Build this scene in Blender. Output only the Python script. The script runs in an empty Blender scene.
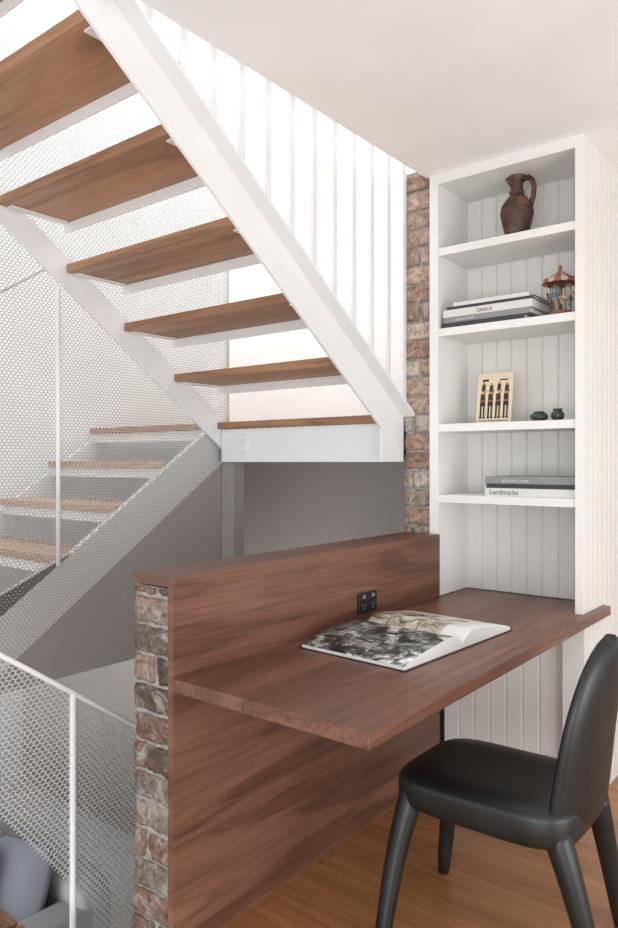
import bpy, bmesh, math, random
from mathutils import Vector, Matrix, noise
random.seed(7)
S=bpy.context.scene
E=1.37
try:
    S.view_settings.view_transform='Standard'
    S.view_settings.look='None'
    S.view_settings.exposure=0.0
except Exception as e: print(e)

# ------------------------------------------------------------ helpers
def link(o,parent=None):
    S.collection.objects.link(o)
    if parent is not None:
        o.parent=parent
        o.matrix_parent_inverse=Matrix.Translation(-Vector(parent.location))
    return o
def empty(name,loc):
    e=bpy.data.objects.new(name,None); e.location=loc; e.empty_display_size=0.1
    S.collection.objects.link(e); return e
def bm_obj(name,bm,mat,parent=None,smooth=False):
    me=bpy.data.meshes.new(name)
    bmesh.ops.recalc_face_normals(bm,faces=bm.faces)
    bm.to_mesh(me); bm.free()
    mats=mat if isinstance(mat,(list,tuple)) else [mat]
    for m in mats: me.materials.append(m)
    if smooth:
        for p in me.polygons: p.use_smooth=True
    o=bpy.data.objects.new(name,me)
    return link(o,parent)
def add_box(bm,x0,x1,y0,y1,z0,z1,mi=0):
    vs=[bm.verts.new(p) for p in ((x0,y0,z0),(x1,y0,z0),(x1,y1,z0),(x0,y1,z0),(x0,y0,z1),(x1,y0,z1),(x1,y1,z1),(x0,y1,z1))]
    for f in ((0,1,2,3),(4,5,6,7),(0,1,5,4),(1,2,6,5),(2,3,7,6),(3,0,4,7)):
        fc=bm.faces.new([vs[i] for i in f]); fc.material_index=mi
    return vs
def box(name,x0,x1,y0,y1,z0,z1,mat,parent=None,bevel=0.0,seg=2):
    bm=bmesh.new(); add_box(bm,x0,x1,y0,y1,z0,z1)
    o=bm_obj(name,bm,mat,parent)
    if bevel>0:
        m=o.modifiers.new('bevel','BEVEL'); m.width=bevel; m.segments=seg; m.limit_method='ANGLE'
    return o
def prism_x(name,pts,x0,x1,mat,parent=None,bevel=0.0):
    bm=bmesh.new()
    a=[bm.verts.new((x0,y,z)) for y,z in pts]; b=[bm.verts.new((x1,y,z)) for y,z in pts]
    bm.faces.new(a); bm.faces.new(b[::-1])
    n=len(pts)
    for i in range(n): bm.faces.new((a[i],a[(i+1)%n],b[(i+1)%n],b[i]))
    o=bm_obj(name,bm,mat,parent)
    if bevel>0:
        m=o.modifiers.new('bevel','BEVEL'); m.width=bevel; m.segments=2; m.limit_method='ANGLE'
    return o
def prism_z(name,pts,z0,z1,mat,parent=None):
    bm=bmesh.new()
    a=[bm.verts.new((x,y,z0)) for x,y in pts]; b=[bm.verts.new((x,y,z1)) for x,y in pts]
    bm.faces.new(a); bm.faces.new(b[::-1])
    n=len(pts)
    for i in range(n): bm.faces.new((a[i],a[(i+1)%n],b[(i+1)%n],b[i]))
    return bm_obj(name,bm,mat,parent)
def boards(name,axis,a0,a1,face,back,z0,z1,sp,mat,parent=None,g=0.007,w=0.009):
    """V-jointed vertical lining boards: profile polygon extruded in z"""
    d=1 if back>face else -1
    line=[(a0,face)]
    t=a0+sp
    while t<a1-0.02:
        line+= [(t-w/2,face),(t,face+d*g),(t+w/2,face)]; t+=sp
    line.append((a1,face))
    poly=line+[(a1,back),(a0,back)]
    if axis=='y': poly=[(q,p) for p,q in poly]
    return prism_z(name,poly,z0,z1,mat,parent)
def lathe(name,prof,loc,mat,parent=None,n=32):
    bm=bmesh.new(); rings=[]
    for r,z in prof:
        if r<1e-5: rings.append([bm.verts.new((loc[0],loc[1],loc[2]+z))])
        else: rings.append([bm.verts.new((loc[0]+r*math.cos(2*math.pi*i/n),loc[1]+r*math.sin(2*math.pi*i/n),loc[2]+z)) for i in range(n)])
    for A,B in zip(rings[:-1],rings[1:]):
        for i in range(n):
            a=A[i%len(A)];b=A[(i+1)%len(A)];c=B[(i+1)%len(B)];d=B[i%len(B)]
            vs=[]
            for v in (a,b,c,d):
                if v not in vs: vs.append(v)
            if len(vs)>2: bm.faces.new(vs)
    return bm_obj(name,bm,mat,parent,True)
def tube(name,pts,radii,mat,parent=None,n=12,sub=0):
    """swept tube with varying radius"""
    bm=bmesh.new(); rings=[]
    P=[Vector(p) for p in pts]
    if not isinstance(radii,(list,tuple)): radii=[radii]*len(P)
    up=None
    for i,p in enumerate(P):
        t=(P[min(i+1,len(P)-1)]-P[max(i-1,0)]).normalized()
        if up is None:
            up=Vector((0,0,1)) if abs(t.z)<0.9 else Vector((1,0,0))
        a=(up-t*up.dot(t)).normalized(); b=t.cross(a); up=a
        rings.append([bm.verts.new(p+radii[i]*(math.cos(2*math.pi*k/n)*a+math.sin(2*math.pi*k/n)*b)) for k in range(n)])
    for A,B in zip(rings[:-1],rings[1:]):
        for k in range(n): bm.faces.new((A[k],A[(k+1)%n],B[(k+1)%n],B[k]))
    bm.faces.new(rings[0]); bm.faces.new(rings[-1][::-1])
    o=bm_obj(name,bm,mat,parent,True)
    return o
def blob(bm,c,r,rot=None,seg=12):
    M=Matrix.Translation(c)@(rot if rot else Matrix.Identity(4))@Matrix.Diagonal((r[0],r[1],r[2],1))
    bmesh.ops.create_uvsphere(bm,u_segments=seg,v_segments=max(6,seg*2//3),radius=1,matrix=M)
def superell(name,c,r,mat,parent=None,e=0.35,rot=None,fn=None,nu=40,nv=24):
    bm=bmesh.new()
    def sp(v,p): return math.copysign(abs(v)**p,v)
    R=rot.to_3x3() if rot else Matrix.Identity(3)
    grid=[]
    for j in range(nv+1):
        ph=-math.pi/2+math.pi*j/nv; row=[]
        for i in range(nu):
            th=2*math.pi*i/nu
            v=Vector((r[0]*sp(math.cos(ph),e)*sp(math.cos(th),e),r[1]*sp(math.cos(ph),e)*sp(math.sin(th),e),r[2]*sp(math.sin(ph),e)))
            if fn: v=fn(v)
            row.append(bm.verts.new(Vector(c)+R@v))
        grid.append(row)
    for j in range(nv):
        for i in range(nu): bm.faces.new((grid[j][i],grid[j][(i+1)%nu],grid[j+1][(i+1)%nu],grid[j+1][i]))
    bmesh.ops.remove_doubles(bm,verts=bm.verts,dist=1e-5)
    return bm_obj(name,bm,mat,parent,True)

# ------------------------------------------------------------ materials
def new_mat(name):
    m=bpy.data.materials.new(name); m.use_nodes=True
    nt=m.node_tree; b=nt.nodes.get('Principled BSDF'); return m,nt,b
def ramp(nt,fac,stops):
    r=nt.nodes.new('ShaderNodeValToRGB'); e=r.color_ramp.elements
    while len(e)<len(stops): e.new(0.5)
    for i,(p,c) in enumerate(stops):
        e[i].position=p; e[i].color=(*c,1)
    nt.links.new(fac,r.inputs[0]); return r.outputs[0]
def coords(nt,scale=(1,1,1),rot=(0,0,0),kind='Object'):
    t=nt.nodes.new('ShaderNodeTexCoord'); mp=nt.nodes.new('ShaderNodeMapping')
    mp.inputs['Scale'].default_value=scale; mp.inputs['Rotation'].default_value=rot
    nt.links.new(t.outputs[kind],mp.inputs[0]); return mp.outputs[0]
def noise_n(nt,vec,scale,detail=4,dist=0.0,rough=.5):
    n=nt.nodes.new('ShaderNodeTexNoise'); n.inputs['Scale'].default_value=scale
    n.inputs['Detail'].default_value=detail; n.inputs['Distortion'].default_value=dist; n.inputs['Roughness'].default_value=rough
    nt.links.new(vec,n.inputs['Vector']); return n.outputs[0]
def bump(nt,b,h,strength=.2,dist=.002):
    bp=nt.nodes.new('ShaderNodeBump'); bp.inputs['Strength'].default_value=strength; bp.inputs['Distance'].default_value=dist
    nt.links.new(h,bp.inputs['Height']); nt.links.new(bp.outputs[0],b.inputs['Normal'])
def mix(nt,fac,a,b,mode='MIX'):
    m=nt.nodes.new('ShaderNodeMix'); m.data_type='RGBA'; m.blend_type=mode
    for s,v in ((m.inputs[0],fac),(m.inputs[6],a),(m.inputs[7],b)):
        if isinstance(v,(int,float)): s.default_value=v
        elif isinstance(v,tuple): s.default_value=(*v,1) if len(v)==3 else v
        else: nt.links.new(v,s)
    return m.outputs[2]
def paint(name,col,rough=.5,metal=0.0,bumpy=True):
    m,nt,b=new_mat(name); v=coords(nt)
    n=noise_n(nt,v,3,3)
    c=ramp(nt,n,[(.3,tuple(x*.97 for x in col)),(.7,tuple(min(1,x*1.02) for x in col))])
    nt.links.new(c,b.inputs['Base Color']); b.inputs['Roughness'].default_value=rough; b.inputs['Metallic'].default_value=metal
    if bumpy: bump(nt,b,noise_n(nt,v,180,2),.05,.001)
    return m
def wood(name,cols,scale,fine,rough=.4,dist=1.2,fs=.55,ringn=11):
    m,nt,b=new_mat(name)
    v=coords(nt,scale)
    n=noise_n(nt,v,1.0,4,dist,.5)
    mm=nt.nodes.new('ShaderNodeMath'); mm.operation='MULTIPLY'; mm.inputs[1].default_value=ringn; nt.links.new(n,mm.inputs[0])
    fr=nt.nodes.new('ShaderNodeMath'); fr.operation='PINGPONG'; fr.inputs[1].default_value=1.0; nt.links.new(mm.outputs[0],fr.inputs[0])
    c=ramp(nt,n,[(.30,cols[0]),(.5,cols[1]),(.70,cols[2])])
    rings=ramp(nt,fr.outputs[0],[(0.0,(.66,.63,.61)),(.45,(1,1,1))])
    c=mix(nt,.8,c,rings,'MULTIPLY')
    v2=coords(nt,fine)
    n2=noise_n(nt,v2,1.0,5,.3,.65)
    c2=ramp(nt,n2,[(.36,(.52,.49,.47)),(.56,(1.08,1.07,1.06))])
    c3=mix(nt,fs,c,c2,'MULTIPLY')
    nt.links.new(c3,b.inputs['Base Color']); b.inputs['Roughness'].default_value=rough
    bump(nt,b,n2,.12,.0006)
    return m
M_white=paint('white_joinery_paint',(.79,.78,.755),.45)
M_wall=paint('white_wall_paint',(.86,.86,.855),.6)
M_ceil=paint('ceiling_paint',(.93,.94,.94),.7)
M_board=paint('warm_white_boards',(.77,.75,.715),.5)
M_steel=paint('white_powdercoat_steel',(.80,.80,.795),.35,0,False)
M_taupe=paint('taupe_landing_shade',(.36,.322,.30),.6)  # shade beneath the landing put into the far wall's colour
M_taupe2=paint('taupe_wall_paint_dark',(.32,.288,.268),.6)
M_walnutY=wood('walnut_veneer',[(.105,.043,.026),(.178,.079,.049),(.262,.128,.085)],(5,.55,5),(75,2.6,75),.38,.9,.55,13)
M_tread=wood('tread_timber',[(.27,.135,.068),(.38,.200,.106),(.48,.275,.157)],(.7,7,7),(3,90,90),.42,.8,.40,9)
M_tread_l=wood('tread_timber_lit',[(.36,.215,.125),(.46,.29,.18),(.55,.37,.24)],(.8,8,8),(4,120,120),.45,.8,.3)  # lit copy of the tread timber: brightness of lower flight put into colour
M_darkwood=wood('nosing_timber',[(.10,.045,.028),(.17,.085,.05),(.25,.13,.08)],(.8,8,8),(4,100,100),.4)
M_black=paint('black_plastic',(.012,.012,.013),.35,0,False)

def leather():
    m,nt,b=new_mat('black_leather'); v=coords(nt)
    n=noise_n(nt,v,9,3)
    c=ramp(nt,n,[(.3,(.008,.009,.009)),(.7,(.015,.017,.017))])
    nt.links.new(c,b.inputs['Base Color']); b.inputs['Roughness'].default_value=.38
    vo=nt.nodes.new('ShaderNodeTexVoronoi'); vo.inputs['Scale'].default_value=320; nt.links.new(v,vo.inputs['Vector'])
    bump(nt,b,vo.outputs[0],.12,.001); return m
M_leather=leather()

def floor_mat():
    m,nt,b=new_mat('oak_floorboards'); v=coords(nt)
    br=nt.nodes.new('ShaderNodeTexBrick')
    br.inputs['Scale'].default_value=1; br.inputs['Brick Width'].default_value=1.5; br.inputs['Row Height'].default_value=.085
    br.inputs['Mortar Size'].default_value=.0010; br.inputs['Mortar Smooth'].default_value=.2
    br.inputs['Color1'].default_value=(.42,.195,.078,1); br.inputs['Color2'].default_value=(.36,.155,.060,1); br.inputs['Mortar'].default_value=(.14,.06,.025,1)
    br.offset=.37
    nt.links.new(v,br.inputs['Vector'])
    v2=coords(nt,(1.5,22,1)); n=noise_n(nt,v2,1,7,1.0)
    c=ramp(nt,n,[(.3,(.68,.64,.60)),(.65,(1.1,1.09,1.08))])
    nt.links.new(mix(nt,.8,br.outputs[0],c,'MULTIPLY'),b.inputs['Base Color'])
    b.inputs['Roughness'].default_value=.26
    bump(nt,b,br.outputs[1],-.3,.001); return m
M_floor=floor_mat()

def brick_mat():
    m,nt,b=new_mat('old_brick'); v=coords(nt)
    a=nt.nodes.new('ShaderNodeVertexColor'); a.layer_name='Col'
    n1=noise_n(nt,v,42,8,.6,.65); n2=noise_n(nt,v,17,7,.9,.7)
    sh=ramp(nt,n1,[(.34,(.38,.35,.33)),(.62,(1.25,1.21,1.18))])
    c=mix(nt,.9,a.outputs[0],sh,'MULTIPLY')
    f=ramp(nt,n2,[(.50,(0,0,0)),(.62,(.72,.72,.72))])
    c=mix(nt,f,c,(.43,.40,.36))
    nt.links.new(c,b.inputs['Base Color']); b.inputs['Roughness'].default_value=.92
    bump(nt,b,n1,.9,.007); return m
M_brick=brick_mat()
def mortar_mat():
    m,nt,b=new_mat('lime_mortar'); v=coords(nt); n=noise_n(nt,v,45,5)
    nt.links.new(ramp(nt,n,[(.3,(.22,.20,.18)),(.7,(.46,.43,.39))]),b.inputs['Base Color']); b.inputs['Roughness'].default_value=.95
    bump(nt,b,n,.8,.006); return m
M_mortar=mortar_mat()

def perf_mat(name,solid=False):
    m,nt,b=new_mat(name)
    t=nt.nodes.new('ShaderNodeTexCoord'); sx=nt.nodes.new('ShaderNodeSeparateXYZ'); nt.links.new(t.outputs['Object'],sx.inputs[0])
    def mth(op,a,bv=None):
        n=nt.nodes.new('ShaderNodeMath'); n.operation=op
        for i,x in enumerate((a,bv)):
            if x is None: continue
            if isinstance(x,(int,float)): n.inputs[i].default_value=x
            else: nt.links.new(x,n.inputs[i])
        return n.outputs[0]
    a=.0195
    u=mth('DIVIDE',sx.outputs[1],a); w=mth('DIVIDE',sx.outputs[2],a*.75*1.732)
    def cell(off):
        fu=mth('SUBTRACT',mth('FRACT',mth('ADD',u,off+100)),.5); fw=mth('MULTIPLY',mth('SUBTRACT',mth('FRACT',mth('ADD',w,off+100)),.5),1.732)
        return mth('SQRT',mth('ADD',mth('MULTIPLY',fu,fu),mth('MULTIPLY',fw,fw)))
    d=mth('MINIMUM',cell(0),cell(.5))
    hole=mth('LESS_THAN',d,.395)
    b.inputs['Roughness'].default_value=.5
    if solid:
        nt.links.new(mix(nt,hole,(.62,.615,.60),(.42,.41,.395)),b.inputs['Base Color'])
    else:
        tr=nt.nodes.new('ShaderNodeBsdfTransparent'); mx=nt.nodes.new('ShaderNodeMixShader')
        b.inputs['Base Color'].default_value=(.47,.47,.465,1)
        nt.links.new(hole,mx.inputs[0]); nt.links.new(b.outputs[0],mx.inputs[1]); nt.links.new(tr.outputs[0],mx.inputs[2])
        nt.links.new(mx.outputs[0],nt.nodes['Material Output'].inputs[0])
    return m
M_perf=perf_mat('perforated_white_metal')
M_perfs=perf_mat('perforated_metal_backed',True)

# ------------------------------------------------------------ room shell
CZ=E+1.27
prism_z('floor',[(-1.55,-2.5),(3.2,-2.5),(3.2,5.5),(-1.55,5.5)],-.12,0,M_floor)
box('ceiling',-1.60,3.2,-2.5,5.5,CZ,CZ+.30,M_ceil)
boards('wall_right','y',2.878,5.5,-.907,-.9195,0,CZ,.060,M_board,None,.009,.010)
box('wall_end',-.905,3.2,5.5,5.6,0,CZ,M_wall)
box('wall_back',-1.575,-1.0,3.19,3.6,-1.75,CZ,M_wall)
# stairwell
YF=3.80; XL=-3.95
box('wall_stair_far',XL,-1.6,YF,YF+.1,E+.15,5.2,M_wall)
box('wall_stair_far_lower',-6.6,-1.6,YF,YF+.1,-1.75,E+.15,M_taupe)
box('wall_stair_left',XL-.1,XL,-.6,YF+.1,E-.94,5.2,M_wall)
box('wall_stair_return',-1.66,-1.60,3.13,YF,-1.75,5.2,M_wall)
box('ceiling_lower',-6.6,XL-.1,-.6,YF,E-.94,E-.84,M_ceil)
box('floor_lower',-6.6,-1.6,-.6,YF,-1.87,-1.75,paint('pale_carpet',(.62,.61,.60),.95))
box('wall_lower_left',-6.7,-6.6,-.6,YF,-1.87,E-.84,M_wall)
sk=empty('skylight',(-2.8,1.6,5.25))
for i,yy in enumerate((-.6,.5,1.6,2.7,3.8)):
    box('glazing_bar_%d'%i,XL-.1,-1.5,yy-.03,yy+.03,5.2,5.28,M_steel,sk)

# ------------------------------------------------------------ brickwork
def bricks(name,x0,x1,y0,depth,z0,z1,palette,parent,course=.084,split=True):
    bm=bmesh.new(); cl=bm.loops.layers.float_color.new('Col')
    z=z0; k=0
    while z<z1-.02:
        h=min(course-.012,z1-z-.004)
        segs=[(x0,x1)]
        if split and k%3==1:
            c=x0+(x1-x0)*random.choice((.36,.62)); segs=[(x0,c-.005),(c+.005,x1)]
        for a,b in segs:
            jx=[random.uniform(-.006,.004) for _ in range(2)]; jy=random.uniform(-.005,.004)
            tmp=bmesh.new(); add_box(tmp,a+abs(jx[0]),b-abs(jx[1]),y0+jy,y0+depth,z,z+h)
            bmesh.ops.subdivide_edges(tmp,edges=tmp.edges[:],cuts=7,use_grid_fill=True)
            sd=random.random()*50
            for v in tmp.verts:
                p=v.co.copy(); q=p*30+Vector((sd,sd,0)); q2=p*75+Vector((sd,0,sd))
                v.co=p+Vector((noise.noise(q),noise.noise(q+Vector((9,1,3))),noise.noise(q+Vector((3,7,5)))))*.006+Vector((noise.noise(q2),noise.noise(q2+Vector((9,1,3))),noise.noise(q2+Vector((3,7,5)))))*.003
                ex=min(abs(p.x-a),abs(p.x-b)); ez=min(abs(p.z-z),abs(p.z-z-h))
                if p.y<y0+.02:
                    if ex<.008 and ez<.006: v.co.y+=.008
                    elif ex<.008 or ez<.006: v.co.y+=.004
            col=random.choice(palette); f=random.uniform(.8,1.15); col=tuple(min(1,c*f) for c in col)
            vm={v:bm.verts.new(v.co) for v in tmp.verts}
            for fc in tmp.faces:
                nf=bm.faces.new([vm[v] for v in fc.verts]); nf.smooth=True
                for l in nf.loops: l[cl]=(*col,1)
            tmp.free()
        z+=course; k+=1
    return bm_obj(name,bm,M_brick,parent)
redp=[(.20,.125,.097),(.15,.10,.082),(.25,.19,.155),(.12,.088,.075),(.29,.24,.195),(.23,.14,.107),(.19,.155,.132)]
palep=[(.44,.33,.26),(.38,.25,.19),(.50,.42,.345),(.53,.48,.41),(.33,.215,.16),(.46,.35,.28),(.30,.235,.19)]
pier=empty('brick_pier',(-1.65,2.95,1.2))
box('mortar_core',-1.714,-1.592,2.878,3.10,-1.75,E+1.32,M_mortar,pier)
bricks('brick_courses',-1.722,-1.586,2.868,.22,E-.45,E+1.325,palep,pier)
pony=empty('half_height_brick_wall',(-1.63,1.9,.5))
PT=E-.318
box('mortar_core',-1.700,-1.549,1.334,2.83,-.6,PT-.036,M_mortar,pony)
bricks('brick_end',-1.706,-1.546,1.326,.10,-.60,PT-.034,redp,pony)

# ------------------------------------------------------------ desk
DT=E-.592; DK=.037
desk=empty('built_in_walnut_desk',(-1.2,2.1,DT))
box('desktop',-1.523,-.876,1.312,3.10,DT-DK,DT,M_walnutY,desk,.0015)
box('back_panel',-1.545,-1.524,1.318,2.843,0.0,PT-.0005,M_walnutY,desk,.001)
box('wall_cap',-1.702,-1.5235,1.322,2.843,PT-.030,PT,M_walnutY,desk,.0015)
# power outlet
out=empty('power_outlet',(-1.52,2.265,E-.527))
ox=-1.5235
box('plate',ox,ox+.010,2.205,2.325,E-.565,E-.487,M_black,out,.006,4)
M_grey=paint('grey_plastic',(.22,.22,.22),.4,0,False)
for i,yy in enumerate((2.235,2.295)):
    box('rocker_%d'%i,ox+.010,ox+.013,yy-.010,yy+.010,E-.510,E-.496,M_grey,out,.001)
    for j,(dy,dz) in enumerate(((-.009,-.534),(.009,-.534),(0,-.548))):
        box('slot_%d_%d'%(i,j),ox+.010,ox+.0108,yy+dy-.002,yy+dy+.002,E+dz-.004,E+dz+.004,M_grey,out)

# ------------------------------------------------------------ bookcase
bk=empty('built_in_bookcase',(-1.24,3.0,1.6))
XL0,XR0=-1.577,-.907; Y0=2.846; YB=3.141
box('side_left',XL0,-1.535,Y0,3.185,DT,CZ,M_white,bk,.001)
box('side_right',-.938,-.920,2.8765,3.185,DT+.0005,CZ,M_white,bk)
box('post_right',-.938,XR0+.001,Y0,2.876,DT+.0005,CZ,M_white,bk,.001)
box('head',-1.535,-.938,Y0,3.185,CZ-.045,CZ,M_white,bk,.001)
boards('back_lining','x',-1.535,-.938,YB,3.185,DT,CZ-.045,.0715,M_board,bk)
for i,dz in enumerate((.943,.588,.167,-.144)):
    box('shelf_%d'%(i+1),-1.535,-.938,Y0+.006,YB,E+dz-.034,E+dz,M_white,bk,.001)
boards('lower_front','x',-1.523,-.99,2.885,2.95,0,DT-DK,.0715,M_board,bk)
box('lower_post',-.99,-.920,Y0+.01,2.95,0,DT-DK-.0005,M_board,bk)
box('lower_post_edge',-.920,XR0+.001,Y0+.01,2.876,0,DT-DK-.0005,M_board,bk)

# ------------------------------------------------------------ stairs
st=empty('steel_and_timber_staircase',(-2.6,2.0,1.4))
G=.3025; R=.2085; Y1=2.695; Z1=.21
TXR,TXL=-1.742,-2.755
for i in range(1,9):
    y=Y1-i*G; z=Z1+i*R+.018
    box('tread_upper_%d'%i,TXL,TXR,y,y+G+.015,E+z-.038,E+z,M_tread,st,.003)
    box('tread_angle_%d'%i,TXL,TXR,y+G-.012,y+G-.004,E+z-.038-.042,E+z-.0385,M_steel,st,.001)
    for x in (TXR-.040,TXL+.005):
        box('tread_cleat_%d_%s'%(i,'r' if x>-2 else 'l'),x,x+.035,y+.03,y+G-.02,E+z-.045,E+z-.0385,M_steel,st)
# landing
box('landing_deck',-3.90,TXR,Y1,YF-.002,E+Z1-.036,E+Z1,M_tread,st,.003)
box('landing_beam',TXL,TXR,Y1+.025,Y1+.045,E+.0,E+Z1-.037,M_steel,st,.001)
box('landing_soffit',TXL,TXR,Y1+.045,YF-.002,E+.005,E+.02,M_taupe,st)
box('landing_beam_cleat',-2.60,-2.56,Y1+.015,Y1+.0245,E+.02,E+.14,M_steel,st,.001)
for i,zz in enumerate((.05,.11)): tube('cleat_bolt_%d'%i,[(-2.58,Y1+.015,E+zz),(-2.58,Y1+.008,E+zz)],.008,M_steel,st)
# lower flight
for i in range(1,9):
    y=Y1-i*G; z=Z1-i*R
    box('tread_lower_%d'%i,-3.88,-2.835,y,y+G+.015,E+z-.036,E+z,M_tread_l,st,.003)
    box('tread_lower_angle_%d'%i,-3.88,-2.835,y+.02,y+.028,E+z-.085,E+z-.0365,M_steel,st)
box('landing_beam_lower_flight',-3.88,-2.835,Y1+.02,Y1+.03,E+Z1-.09,E+Z1-.0365,M_steel,st)
lo=lambda Y:E+.640+.7225*(2.0-Y)
hi=lambda Y:E+.824+.70*(2.0-Y)
ya,yb=-.25,2.862
prism_x('stringer_right_web',[(ya,lo(ya)),(2.68,lo(2.68)),(2.68,E+.001),(yb,E+.001),(yb,hi(yb)),(ya,hi(ya))],-1.732,-1.720,M_steel,st)
prism_x('stringer_right_flange_top',[(ya,hi(ya)-.014),(yb,hi(yb)-.014),(yb,hi(yb)),(ya,hi(ya))],-1.7195,-1.660,M_steel,st,.001)
yb=2.80
prism_x('stringer_left',[(ya,lo(ya)-.05),(yb,lo(yb)-.04),(yb,hi(yb)-.08),(ya,hi(ya)-.08)],-2.775,-2.760,M_steel,st)
lt=lambda Y:E+.20-.69*(2.715-Y)
ya=.0
prism_x('stringer_lower_right',[(ya,lt(ya)-.22),(2.80,lt(2.80)-.24),(2.80,lt(2.72)),(2.72,lt(2.72)),(ya,lt(ya))],-2.832,-2.797,M_perfs,st)
prism_x('stringer_lower_left',[(ya,lt(ya)-.22),(2.80,lt(2.80)-.24),(2.80,lt(2.72)),(ya,lt(ya))],-3.90,-3.882,M_steel,st)
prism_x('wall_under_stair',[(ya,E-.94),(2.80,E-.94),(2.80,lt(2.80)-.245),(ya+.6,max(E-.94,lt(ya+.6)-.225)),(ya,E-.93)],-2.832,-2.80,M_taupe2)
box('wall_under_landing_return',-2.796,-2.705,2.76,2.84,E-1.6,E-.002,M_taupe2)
# perforated screen between flights
sc=empty('perforated_metal_screen',(-2.8,1.6,2.2))
bm=bmesh.new()
vs=[bm.verts.new((-2.80,y,z)) for y,z in ((-.2,lt(-.2)),(2.70,lt(2.70)),(2.80,lt(2.72)),(2.80,E+2.9),(-.2,E+2.9))]
bm.faces.new(vs); bm_obj('perforated_sheet',bm,M_perf,sc)
tube('post',[(-2.79,1.77,lt(1.77)),(-2.79,1.77,lo(1.77)-.06)],.010,M_steel,sc)
tube('edge_post',[(-2.79,2.80,lt(2.72)),(-2.79,2.80,E+2.9)],.010,M_steel,sc)
tube('handrail',[(-2.86,.1,E+.685-.69*1.41),(-2.86,1.77,E+.86)],.009,M_steel,sc)
# balusters
ba=empty('stair_balustrade',(-1.73,2.0,3.0))
y=2.848
i=0
while y>-.1:
    box('baluster_%d'%i,-1.716,-1.704,y-.013,y+.013,hi(y)+.004,E+2.35,M_steel,ba)
    y-=.133; i+=1
box('top_rail',-1.735,-1.685,-.1,2.862,E+2.35,E+2.38,M_steel,ba)

# guard rail at edge of the void, lower left
gd=empty('stair_guard_rail',(-2.0,1.4,.5))
rl=lambda Y:E-.559-.707*(Y-1.08)
tube('handrail',[(-2.0,.3,rl(.3)),(-2.0,2.3,rl(2.3))],.008,M_steel,gd)
tube('post_1',[(-2.0,1.32,-1.3),(-2.0,1.32,rl(1.32))],.010,M_steel,gd)
tube('post_2',[(-2.0,2.2,-1.74),(-2.0,2.2,rl(2.2))],.010,M_steel,gd)
bt=lambda Y:.34-1.30*(Y-1.08)
bm=bmesh.new()
vs=[bm.verts.new((-2.006,y,z)) for y,z in ((.3,rl(.3)-.30),(1.08,bt(1.08)),(1.40,bt(1.40)),(1.40,-1.3),(2.25,-1.74),(2.25,rl(2.25)),(.3,rl(.3)))]
bm.faces.new(vs); bm_obj('perforated_infill',bm,M_perf,gd)
box('floor_landing',-3.9,-2.02,-.6,1.146,-.12,-.001,M_darkwood)
box('floor_landing_inner',-2.0,-1.72,-.6,1.146,-.12,-.001,M_darkwood)

# ------------------------------------------------------------ sofa on lower level
M_sofa=paint('grey_sofa_fabric',(.36,.37,.40),.9)
so=empty('sofa',(-4.4,2.1,-1.4))
FZ=-1.75
superell('base',(-4.75,2.15,FZ+.24),(1.2,.47,.17),M_sofa,so,.25)
superell('backrest',(-4.75,2.52,FZ+.42),(1.2,.13,.28),M_sofa,so,.3)
superell('arm_right',(-3.66,2.12,FZ+.33),(.13,.50,.24),M_sofa,so,.35)
superell('arm_left',(-5.85,2.12,FZ+.33),(.13,.50,.24),M_sofa,so,.35)
superell('seat_cushion_1',(-4.25,2.03,FZ+.43),(.50,.36,.09),M_sofa,so,.35)
superell('seat_cushion_2',(-5.27,2.03,FZ+.43),(.50,.36,.09),M_sofa,so,.35)
for i,x in enumerate((-3.7,-5.8)):
    for j,yy in enumerate((1.75,2.5)): tube('foot_%d%d'%(i,j),[(x,yy,FZ),(x,yy,FZ+.1)],.02,M_black,so)
for i,(x,yy,col,rz) in enumerate(((-4.00,2.27,(.20,.21,.25),.25),(-4.42,2.25,(.48,.36,.34),-.1),(-4.85,2.26,(.20,.22,.27),.2),(-4.25,2.02,(.55,.46,.44),.1))):
    Rm=Matrix.Rotation(rz,4,'Z')@Matrix.Rotation(-.35,4,'X')
    def pf(v):
        k=(1-min(1,(v.x/.24)**2))*(1-min(1,(v.z/.24)**2)); return Vector((v.x,v.y*(.25+.75*max(0,k)),v.z))
    superell('throw_cushion_%d'%i,(x,yy,FZ+.66),(.23,.09,.21),paint('cushion_fabric_%d'%i,col,.95),so,.45,Rm,pf)

# ------------------------------------------------------------ chair
ch=empty('leather_dining_chair',(-.88,2.0,.4))
ztop=E-.905
def seatfn(v):
    t=(v.x+.27)/.54
    wy=1.0-.04*t
    top=1 if v.z>0 else 0
    rr=(v.x/.27)**2*.5+(v.y/.22)**2*.5
    dz=-.012*math.exp(-rr*3)*top + (.012*t)*top
    return Vector((v.x,v.y*wy,v.z+dz))
superell('seat',(-.880,2.005,ztop-.050),(.266,.215,.060),M_leather,ch,.46,None,seatfn,56,28)
def leg(name,top,mid,foot,r):
    pts=[];rad=[]
    T,Mi,F=Vector(top),Vector(mid),Vector(foot)
    for k in range(15):
        t=k/14; p=T*(1-t)**2+Mi*2*t*(1-t)+F*t*t
        pts.append(p); rad.append(r[0]*(1-t)+r[1]*t)
    rad[-1]*=.85
    o=tube(name,pts,rad,M_leather,ch,18); return o
leg('leg_1',(-1.075,1.850,ztop-.05),(-1.105,1.795,.28),(-1.110,1.725,0),(.038,.023))
leg('leg_2',(-1.085,2.150,ztop-.05),(-1.125,2.165,.28),(-1.150,2.170,0),(.036,.021))
leg('leg_3',(-.665,1.870,ztop-.06),(-.610,1.855,.28),(-.550,1.880,0),(.038,.023))
leg('leg_4',(-.650,2.150,ztop-.06),(-.630,2.180,.28),(-.605,2.245,0),(.036,.021))
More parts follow.
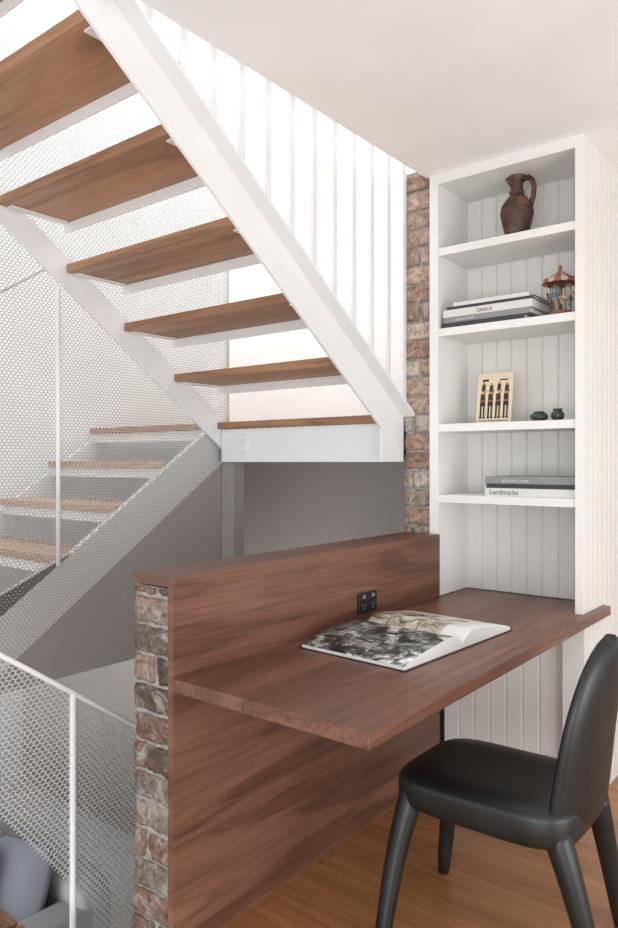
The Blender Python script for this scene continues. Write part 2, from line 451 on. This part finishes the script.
def backrest():
    bm=bmesh.new(); nu,nv=32,30
    z0,z1=ztop-.085,.905
    def surf(u,v,side):
        hw=.200*(1-.06*v)*(1-max(0,(v-.30)/.70)**2.8)**.5 if v<1 else 0
        hw*=(1-max(0,(.15-v)/.15)**2*.12)
        hw=max(hw,.004)
        yy=2.035+u*hw
        z=z0+(z1-z0)*v
        xc=-.632+.035*v+.034*v*v - .045*(u*u)*(1-.5*v)
        th=(.034*(1-v*.30))*(max(0,1-abs(u)**4))**.5*(max(0,1-v**10))**.5*(max(0.05,1-(1-v)**14))**.5
        return Vector((xc+side*th,yy,z))
    F=[[bm.verts.new(surf(-1+2*i/nu,j/nv,-1)) for i in range(nu+1)] for j in range(nv+1)]
    B=[[bm.verts.new(surf(-1+2*i/nu,j/nv,1)) for i in range(nu+1)] for j in range(nv+1)]
    for j in range(nv):
        for i in range(nu):
            bm.faces.new((F[j][i],F[j][i+1],F[j+1][i+1],F[j+1][i])); bm.faces.new((B[j][i],B[j+1][i],B[j+1][i+1],B[j][i+1]))
    for i in range(nu): bm.faces.new((F[0][i],B[0][i],B[0][i+1],F[0][i+1]))
    bmesh.ops.remove_doubles(bm,verts=bm.verts,dist=2e-4)
    return bm_obj('backrest',bm,M_leather,ch,True)
backrest()

# ------------------------------------------------------------ open book on desk
M_paper=paint('paper_edges',(.78,.77,.74),.7,0,False)
def page_mat(name,kind):
    m,nt,b=new_mat(name)
    t=nt.nodes.new('ShaderNodeTexCoord'); mp=nt.nodes.new('ShaderNodeMapping'); nt.links.new(t.outputs['UV'],mp.inputs[0])
    v=mp.outputs[0]
    sx=nt.nodes.new('ShaderNodeSeparateXYZ'); nt.links.new(v,sx.inputs[0])
    if kind=='L':
        br=nt.nodes.new('ShaderNodeTexBrick'); br.inputs['Scale'].default_value=10; br.inputs['Color1'].default_value=(.02,.024,.024,1); br.inputs['Color2'].default_value=(.55,.57,.56,1); br.inputs['Mortar'].default_value=(.01,.01,.01,1)
        br.inputs['Brick Width'].default_value=.35; br.inputs['Row Height'].default_value=.8; br.inputs['Mortar Size'].default_value=.05; nt.links.new(v,br.inputs['Vector'])
        n=noise_n(nt,v,6,8,.8,.7)
        c=ramp(nt,n,[(.44,(.008,.010,.010)),(.50,(.05,.055,.05)),(.56,(.34,.36,.34)),(.62,(.88,.9,.89))])
        n3=noise_n(nt,v,3.0,2)
        k=ramp(nt,n3,[(.45,(0,0,0)),(.55,(.75,.75,.75))])
        c=mix(nt,k,c,br.outputs[0])
    else:
        n=noise_n(nt,v,5,8,.9,.7)
        c=ramp(nt,n,[(.36,(.02,.028,.02)),(.43,(.20,.18,.12)),(.50,(.55,.48,.38)),(.58,(.88,.87,.84))])
        g=ramp(nt,sx.outputs[0],[(.74,(0,0,0)),(.75,(1,1,1))])
        c=mix(nt,g,c,(.84,.84,.82))
        g=ramp(nt,sx.outputs[1],[(.24,(1,1,1)),(.25,(0,0,0))])
        c=mix(nt,g,c,(.84,.84,.82))
    nt.links.new(c,b.inputs['Base Color']); b.inputs['Roughness'].default_value=.3
    return m
book=empty('open_photo_book',(-1.23,2.1,DT))
bx=Matrix.Translation((-1.235,2.105,DT))@Matrix.Rotation(math.radians(-3),4,'Z')
HX=.194; PW=.330
def page_block(name,sgn,mat):
    bm=bmesh.new(); uv=bm.loops.layers.uv.new('UVMap'); n=26; m=6
    def h(t):
        return .012+.040*math.sin(min(1,t/.25)*math.pi/2)*(1-t)**.6+.006*(1-t)
    T=[];B=[]
    for i in range(n+1):
        t=i/n
        T.append([bm.verts.new(bx@Vector((-HX+2*HX*j/m, sgn*PW*t, h(t)))) for j in range(m+1)])
        B.append([bm.verts.new(bx@Vector((-HX+2*HX*j/m, sgn*PW*t, .003))) for j in range(m+1)])
    for i in range(n):
        for j in range(m):
            f=bm.faces.new((T[i][j],T[i+1][j],T[i+1][j+1],T[i][j+1])); f.material_index=0; f.smooth=True
            for l,(a,b) in zip(f.loops,((i,j),(i+1,j),(i+1,j+1),(i,j+1))): l[uv].uv=(a/n,1-b/m)
            f=bm.faces.new((B[i][j],B[i][j+1],B[i+1][j+1],B[i+1][j])); f.material_index=1
        f=bm.faces.new((T[i][0],B[i][0],B[i+1][0],T[i+1][0])); f.material_index=1
        f=bm.faces.new((T[i][m],T[i+1][m],B[i+1][m],B[i][m])); f.material_index=1
    for j in range(m):
        f=bm.faces.new((T[n][j],B[n][j],B[n][j+1],T[n][j+1])); f.material_index=1
        f=bm.faces.new((T[0][j],T[0][j+1],B[0][j+1],B[0][j])); f.material_index=1
    me=bpy.data.meshes.new(name); bm.to_mesh(me); bm.free()
    me.materials.append(mat); me.materials.append(M_paper)
    return link(bpy.data.objects.new(name,me),book)
page_block('pages_left',-1,page_mat('printed_city_photo','L'))
page_block('pages_right',1,page_mat('printed_landscape_photo','R'))
bm=bmesh.new(); add_box(bm,-HX-.006,HX+.006,-PW-.006,PW+.006,0.0002,.0028)
bmesh.ops.transform(bm,matrix=bx,verts=bm.verts); bm_obj('hard_cover',bm,M_black,book)

# ------------------------------------------------------------ shelf objects
SH=[E+.943,E+.588,E+.167,E-.144]
def jug_mat():
    m,nt,b=new_mat('dark_terracotta'); v=coords(nt); n=noise_n(nt,v,22,6,.5)
    nt.links.new(ramp(nt,n,[(.3,(.028,.014,.010)),(.52,(.080,.038,.024)),(.72,(.18,.095,.063))]),b.inputs['Base Color']); b.inputs['Roughness'].default_value=.55
    bump(nt,b,n,.5,.004); return m
MJ=jug_mat()
jg=empty('terracotta_jug',(-1.225,2.98,SH[0]))
jl=(-1.228,2.98,SH[0]+.0005)
lathe('body',[(0,0),(.038,0),(.043,.006),(.050,.035),(.062,.080),(.070,.120),(.066,.150),(.048,.178),(.030,.198),(.026,.215),(.026,.245),(.030,.265),(.036,.283),(.038,.290),(.034,.291),(.022,.262),(.020,.20),(0,.19)],jl,MJ,jg,36)
tube('handle',[(jl[0]+.024,jl[1],jl[2]+.262),(jl[0]+.05,jl[1],jl[2]+.266),(jl[0]+.068,jl[1],jl[2]+.250),(jl[0]+.076,jl[1],jl[2]+.22),(jl[0]+.072,jl[1],jl[2]+.18),(jl[0]+.058,jl[1],jl[2]+.145)],[.012,.011,.011,.011,.011,.013],MJ,jg,12)
tube('spout',[(jl[0]-.018,jl[1],jl[2]+.250),(jl[0]-.034,jl[1],jl[2]+.272),(jl[0]-.044,jl[1],jl[2]+.290)],[.014,.013,.009],MJ,jg,12)
lathe('neck_ring',[(.027,.205),(.033,.209),(.033,.214),(.027,.218)],jl,MJ,jg,32)

cr=empty('carousel_ornament',(-1.035,2.95,SH[1]))
cl=(-1.030,2.945,SH[1]+.0005)
M_red=paint('faded_red_enamel',(.28,.09,.07),.5); M_cream=paint('cream_enamel',(.50,.38,.28),.5); M_brass=paint('aged_brass',(.30,.19,.09),.4,.7,False); M_teal=paint('teal_enamel',(.12,.20,.20),.5)
lathe('base',[(0,0),(.050,0),(.052,.006),(.047,.012),(.045,.020),(.047,.024),(0,.024)],cl,M_red,cr)
tube('centre_pole',[(cl[0],cl[1],cl[2]+.02),(cl[0],cl[1],cl[2]+.20)],.006,M_brass,cr)
bm=bmesh.new(); n=32
def ringp(r,z,sc=0): return [bm.verts.new((cl[0]+(r+(sc if i%2 else 0))*math.cos(2*math.pi*i/n),cl[1]+(r+(sc if i%2 else 0))*math.sin(2*math.pi*i/n),cl[2]+z-(sc*1.5 if i%2 else 0))) for i in range(n)]
rs=[ringp(.004,.195),ringp(.022,.180),ringp(.048,.163),ringp(.068,.155),ringp(.070,.140,.003)]
for A,B in zip(rs[:-1],rs[1:]):
    for i in range(n):
        f=bm.faces.new((A[i],A[(i+1)%n],B[(i+1)%n],B[i])); f.material_index=(i//2)%2
f=bm.faces.new(rs[0])
under=bm.faces.new([bm.verts.new((cl[0]+.066*math.cos(2*math.pi*i/n),cl[1]+.066*math.sin(2*math.pi*i/n),cl[2]+.150)) for i in range(n)])
bm_obj('canopy',bm,[M_red,M_cream],cr)
bm=bmesh.new(); blob(bm,(cl[0],cl[1],cl[2]+.205),(.008,.008,.010)); bm_obj('finial',bm,M_brass,cr,True)
for k in range(5):
    a=2*math.pi*k/5+.5; px,py=cl[0]+.042*math.cos(a),cl[1]+.042*math.sin(a)
    tube('pole_%d'%k,[(px,py,cl[2]+.022),(px,py,cl[2]+.152)],.0018,M_brass,cr,8)
    bm=bmesh.new(); zz=cl[2]+.075+.012*(k%2)
    Rz=Matrix.Rotation(a+math.pi/2,4,'Z'); O=Matrix.Translation((px,py,zz))@Rz
    def bl(c,r,ry=0):
        M=O@Matrix.Translation(c)@Matrix.Rotation(ry,4,'Y')@Matrix.Diagonal((r[0],r[1],r[2],1)); bmesh.ops.create_uvsphere(bm,u_segments=10,v_segments=7,radius=1,matrix=M)
    bl((0,0,0),(.020,.009,.010)); bl((.018,0,.014),(.014,.006,.007),-1.0); bl((.029,0,.024),(.010,.0045,.005),.5)
    for lx,ry in ((.013,.5),(.016,-.4),(-.013,.4),(-.016,-.3)): bl((lx,0.003,-.015),(.003,.003,.013),ry)
    bl((-.024,0,.0),(.010,.003,.003),-.8)
    bm_obj('horse_%d'%k,bm,[M_teal,M_cream,M_red][k%3],cr,True)

def text(name,s,x,y,z,size,mat,parent):
    c=bpy.data.curves.new(name,'FONT'); c.body=s; c.size=size; c.extrude=.0003; c.materials.append(mat)
    o=bpy.data.objects.new(name,c); o.location=(x,y,z); o.rotation_euler=(math.pi/2,0,0)
    S.collection.objects.link(o); o.parent=parent; o.matrix_parent_inverse=Matrix.Translation(-Vector(parent.location)); return o
def bookobj(name,x0,x1,y0,y1,z,h,mat,parent):
    box(name+'_pages',x0+.003,x1-.003,y0+.006,y1-.003,z+.0025,z+h-.0025,M_paper,parent)
    bm=bmesh.new(); add_box(bm,x0,x1,y0,y1,z,z+.0025); add_box(bm,x0,x1,y0,y1,z+h-.0025,z+h); add_box(bm,x0,x1,y0,y0+.004,z+.0025,z+h-.0025)
    bm_obj(name+'_cover',bm,mat,parent)
M_bw=paint('book_cover_white',(.66,.65,.63),.5,0,False); M_bd=paint('book_cover_charcoal',(.035,.035,.04),.5,0,False); M_bg=paint('book_cover_grey',(.25,.25,.25),.5,0,False); M_bb=paint('book_cover_bluegrey',(.12,.13,.15),.5,0,False)
b1=empty('stack_of_books',(-1.33,2.97,SH[1]))
z=SH[1]+.0003
for nm,x0,x1,h,mt in (('book_a',-1.525,-1.15,.022,M_bd),('book_b',-1.515,-1.125,.024,M_bg),('book_c',-1.52,-1.115,.032,M_bw),('book_d',-1.50,-1.11,.012,M_bd),('book_e',-1.47,-1.13,.016,M_bw)):
    bookobj(nm,x0,x1,2.865,3.11,z,h,mt,b1)
    z+=h+.0004
text('title_greece','GREECE',-1.36,2.8645,SH[1]+.054,.020,M_bd,b1)
text('title_small','ISLAND HOUSES',-1.46,2.8645,SH[1]+.029,.012,M_bw,b1)
b2=empty('stack_of_books',(-1.15,2.97,SH[3]))
z=SH[3]+.0003
for nm,x0,x1,h,mt in (('book_a',-1.325,-.945,.034,M_bw),('book_b',-1.318,-.960,.018,M_bd),('book_c',-1.325,-.945,.030,M_bg)):
    bookobj(nm,x0,x1,2.872,3.10,z,h,mt,b2); z+=h+.0004
text('title_landmarks','Landmarks',-1.305,2.8715,SH[3]+.008,.029,M_bd,b2)
text('title_top','BEDFORD  HOME',-1.25,2.8715,SH[3]+.060,.015,M_bw,b2)

cd=empty('illustrated_card',(-1.335,3.0,SH[2]))
M_pap=paint('papyrus',(.72,.62,.45),.8); M_fig=paint('ink_dark',(.035,.03,.03),.8,0,False); M_fr=paint('ink_red',(.35,.09,.05),.8,0,False); M_fb=paint('ink_ochre',(.45,.27,.08),.8,0,False)
tilt=math.radians(-8)
CM=Matrix.Translation((-1.335,2.975,SH[2]+.001))@Matrix.Rotation(tilt,4,'X')
def cpart(name,quads,mat,y):
    bm=bmesh.new()
    for q in quads:
        bm.faces.new([bm.verts.new(CM@Vector((a,y,b))) for a,b in q])
    return bm_obj(name,bm,mat,cd)
bm=bmesh.new(); add_box(bm,-.082,.082,0,.003,0,.228); bmesh.ops.transform(bm,matrix=CM,verts=bm.verts); bm_obj('card',bm,M_pap,cd)
def rect(a,b,c,d): return [(a,b),(c,b),(c,d),(a,d)]
dk=[];rd=[];oc=[]
for k in range(4):
    x=-.054+k*.036; h=.0 if k%2 else .006
    dk+= [[(x-.013,.080),(x+.013,.080),(x+.010,.135),(x-.011,.135)], rect(x-.012,.028,x-.003,.085),rect(x+.003,.028,x+.011,.085),rect(x-.014,.024,x-.002,.031),rect(x+.001,.024,x+.014,.031),
          [(x-.009,.140+h),(x+.008,.140+h),(x+.011,.170+h),(x-.006,.174+h)]]
    rd+= [[(x-.013,.098),(x+.013,.098),(x+.011,.106),(x-.011,.106)],[(x+.006,.125),(x+.017,.150),(x+.014,.154),(x+.003,.132)]]
    oc+= [rect(x-.003,.133,x+.004,.144+h),[(x-.008,.170+h),(x+.010,.170+h),(x+.001,.186+h)]]
cpart('figures_dark',dk,M_fig,-.0006); cpart('figures_red',rd,M_fr,-.0010); cpart('figures_ochre',oc,M_fb,-.0014)
cpart('sun_motif',[rect(-.06,.19,-.03,.2),rect(.02,.192,.06,.198),rect(-.07,.012,.07,.015)],M_fig,-.0006)

def glaze():
    m,nt,b=new_mat('green_glaze'); v=coords(nt); n=noise_n(nt,v,60,4)
    nt.links.new(ramp(nt,n,[(.35,(.012,.022,.02)),(.65,(.045,.07,.06))]),b.inputs['Base Color']); b.inputs['Roughness'].default_value=.25; return m
MG=glaze()
j1=empty('ceramic_pot',(-1.112,2.93,SH[2])); lathe('pot',[(0,0),(.022,0),(.034,.010),(.037,.020),(.030,.033),(.020,.038),(.020,.041),(.014,.041),(.012,.03),(0,.02)],(-1.112,2.93,SH[2]+.0005),MG,j1)
j2=empty('ceramic_jar',(-1.035,2.93,SH[2])); lathe('jar',[(0,0),(.014,0),(.024,.010),(.027,.024),(.022,.036),(.016,.041),(.020,.049),(.017,.049),(.012,.04),(0,.02)],(-1.035,2.93,SH[2]+.0005),MG,j2)

# ------------------------------------------------------------ lighting
w=bpy.data.worlds.new('daylight'); S.world=w; w.use_nodes=True
bg=w.node_tree.nodes['Background']; bg.inputs[0].default_value=(.94,.97,1,1); bg.inputs[1].default_value=1.15
def area(name,loc,tgt,sx,sy,e,col=(1,1,1)):
    l=bpy.data.lights.new(name,'AREA'); l.shape='RECTANGLE'; l.size=sx; l.size_y=sy; l.energy=e; l.color=col
    o=bpy.data.objects.new(name,l); o.location=loc; o.rotation_euler=(Vector(tgt)-Vector(loc)).to_track_quat('-Z','Y').to_euler(); S.collection.objects.link(o); return o
area('skylight_fill',(-2.8,1.6,5.15),(-2.8,1.6,0),2.2,4.0,125,(1,1,1))  # added lamp under the skylight opening, blows out the stairwell walls
area('room_window_daylight',(3.1,.6,1.2),(-1.2,2.2,1.5),2.6,2.0,30,(.97,.985,1))
area('rear_ceiling_fill',(.8,-2.4,.9),(.2,1.4,2.5),3.0,1.6,85,(.94,.97,1))  # added fill behind the camera, aimed up to brighten the ceiling
area('ceiling_fill_uplight',(1.4,1.6,.7),(-.6,1.9,2.64),1.4,1.4,26,(.96,.98,1))  # extra unseen lamp, added only to lift the ceiling
area('lower_room_fill',(-4.6,-.55,-.6),(-4.3,2.5,-.9),2.6,1.8,70,(1,1,1))  # added fill so the sofa level is not dark

# ------------------------------------------------------------ camera
cam=bpy.data.cameras.new('camera'); co=bpy.data.objects.new('camera',cam); S.collection.objects.link(co)
co.location=(0,0,E); co.rotation_euler=(math.pi/2,0,math.asin(.622))
cam.sensor_fit='AUTO'; cam.sensor_width=36; cam.lens=722/928*36; cam.shift_y=-2/928
cam.clip_start=.05
S.camera=co
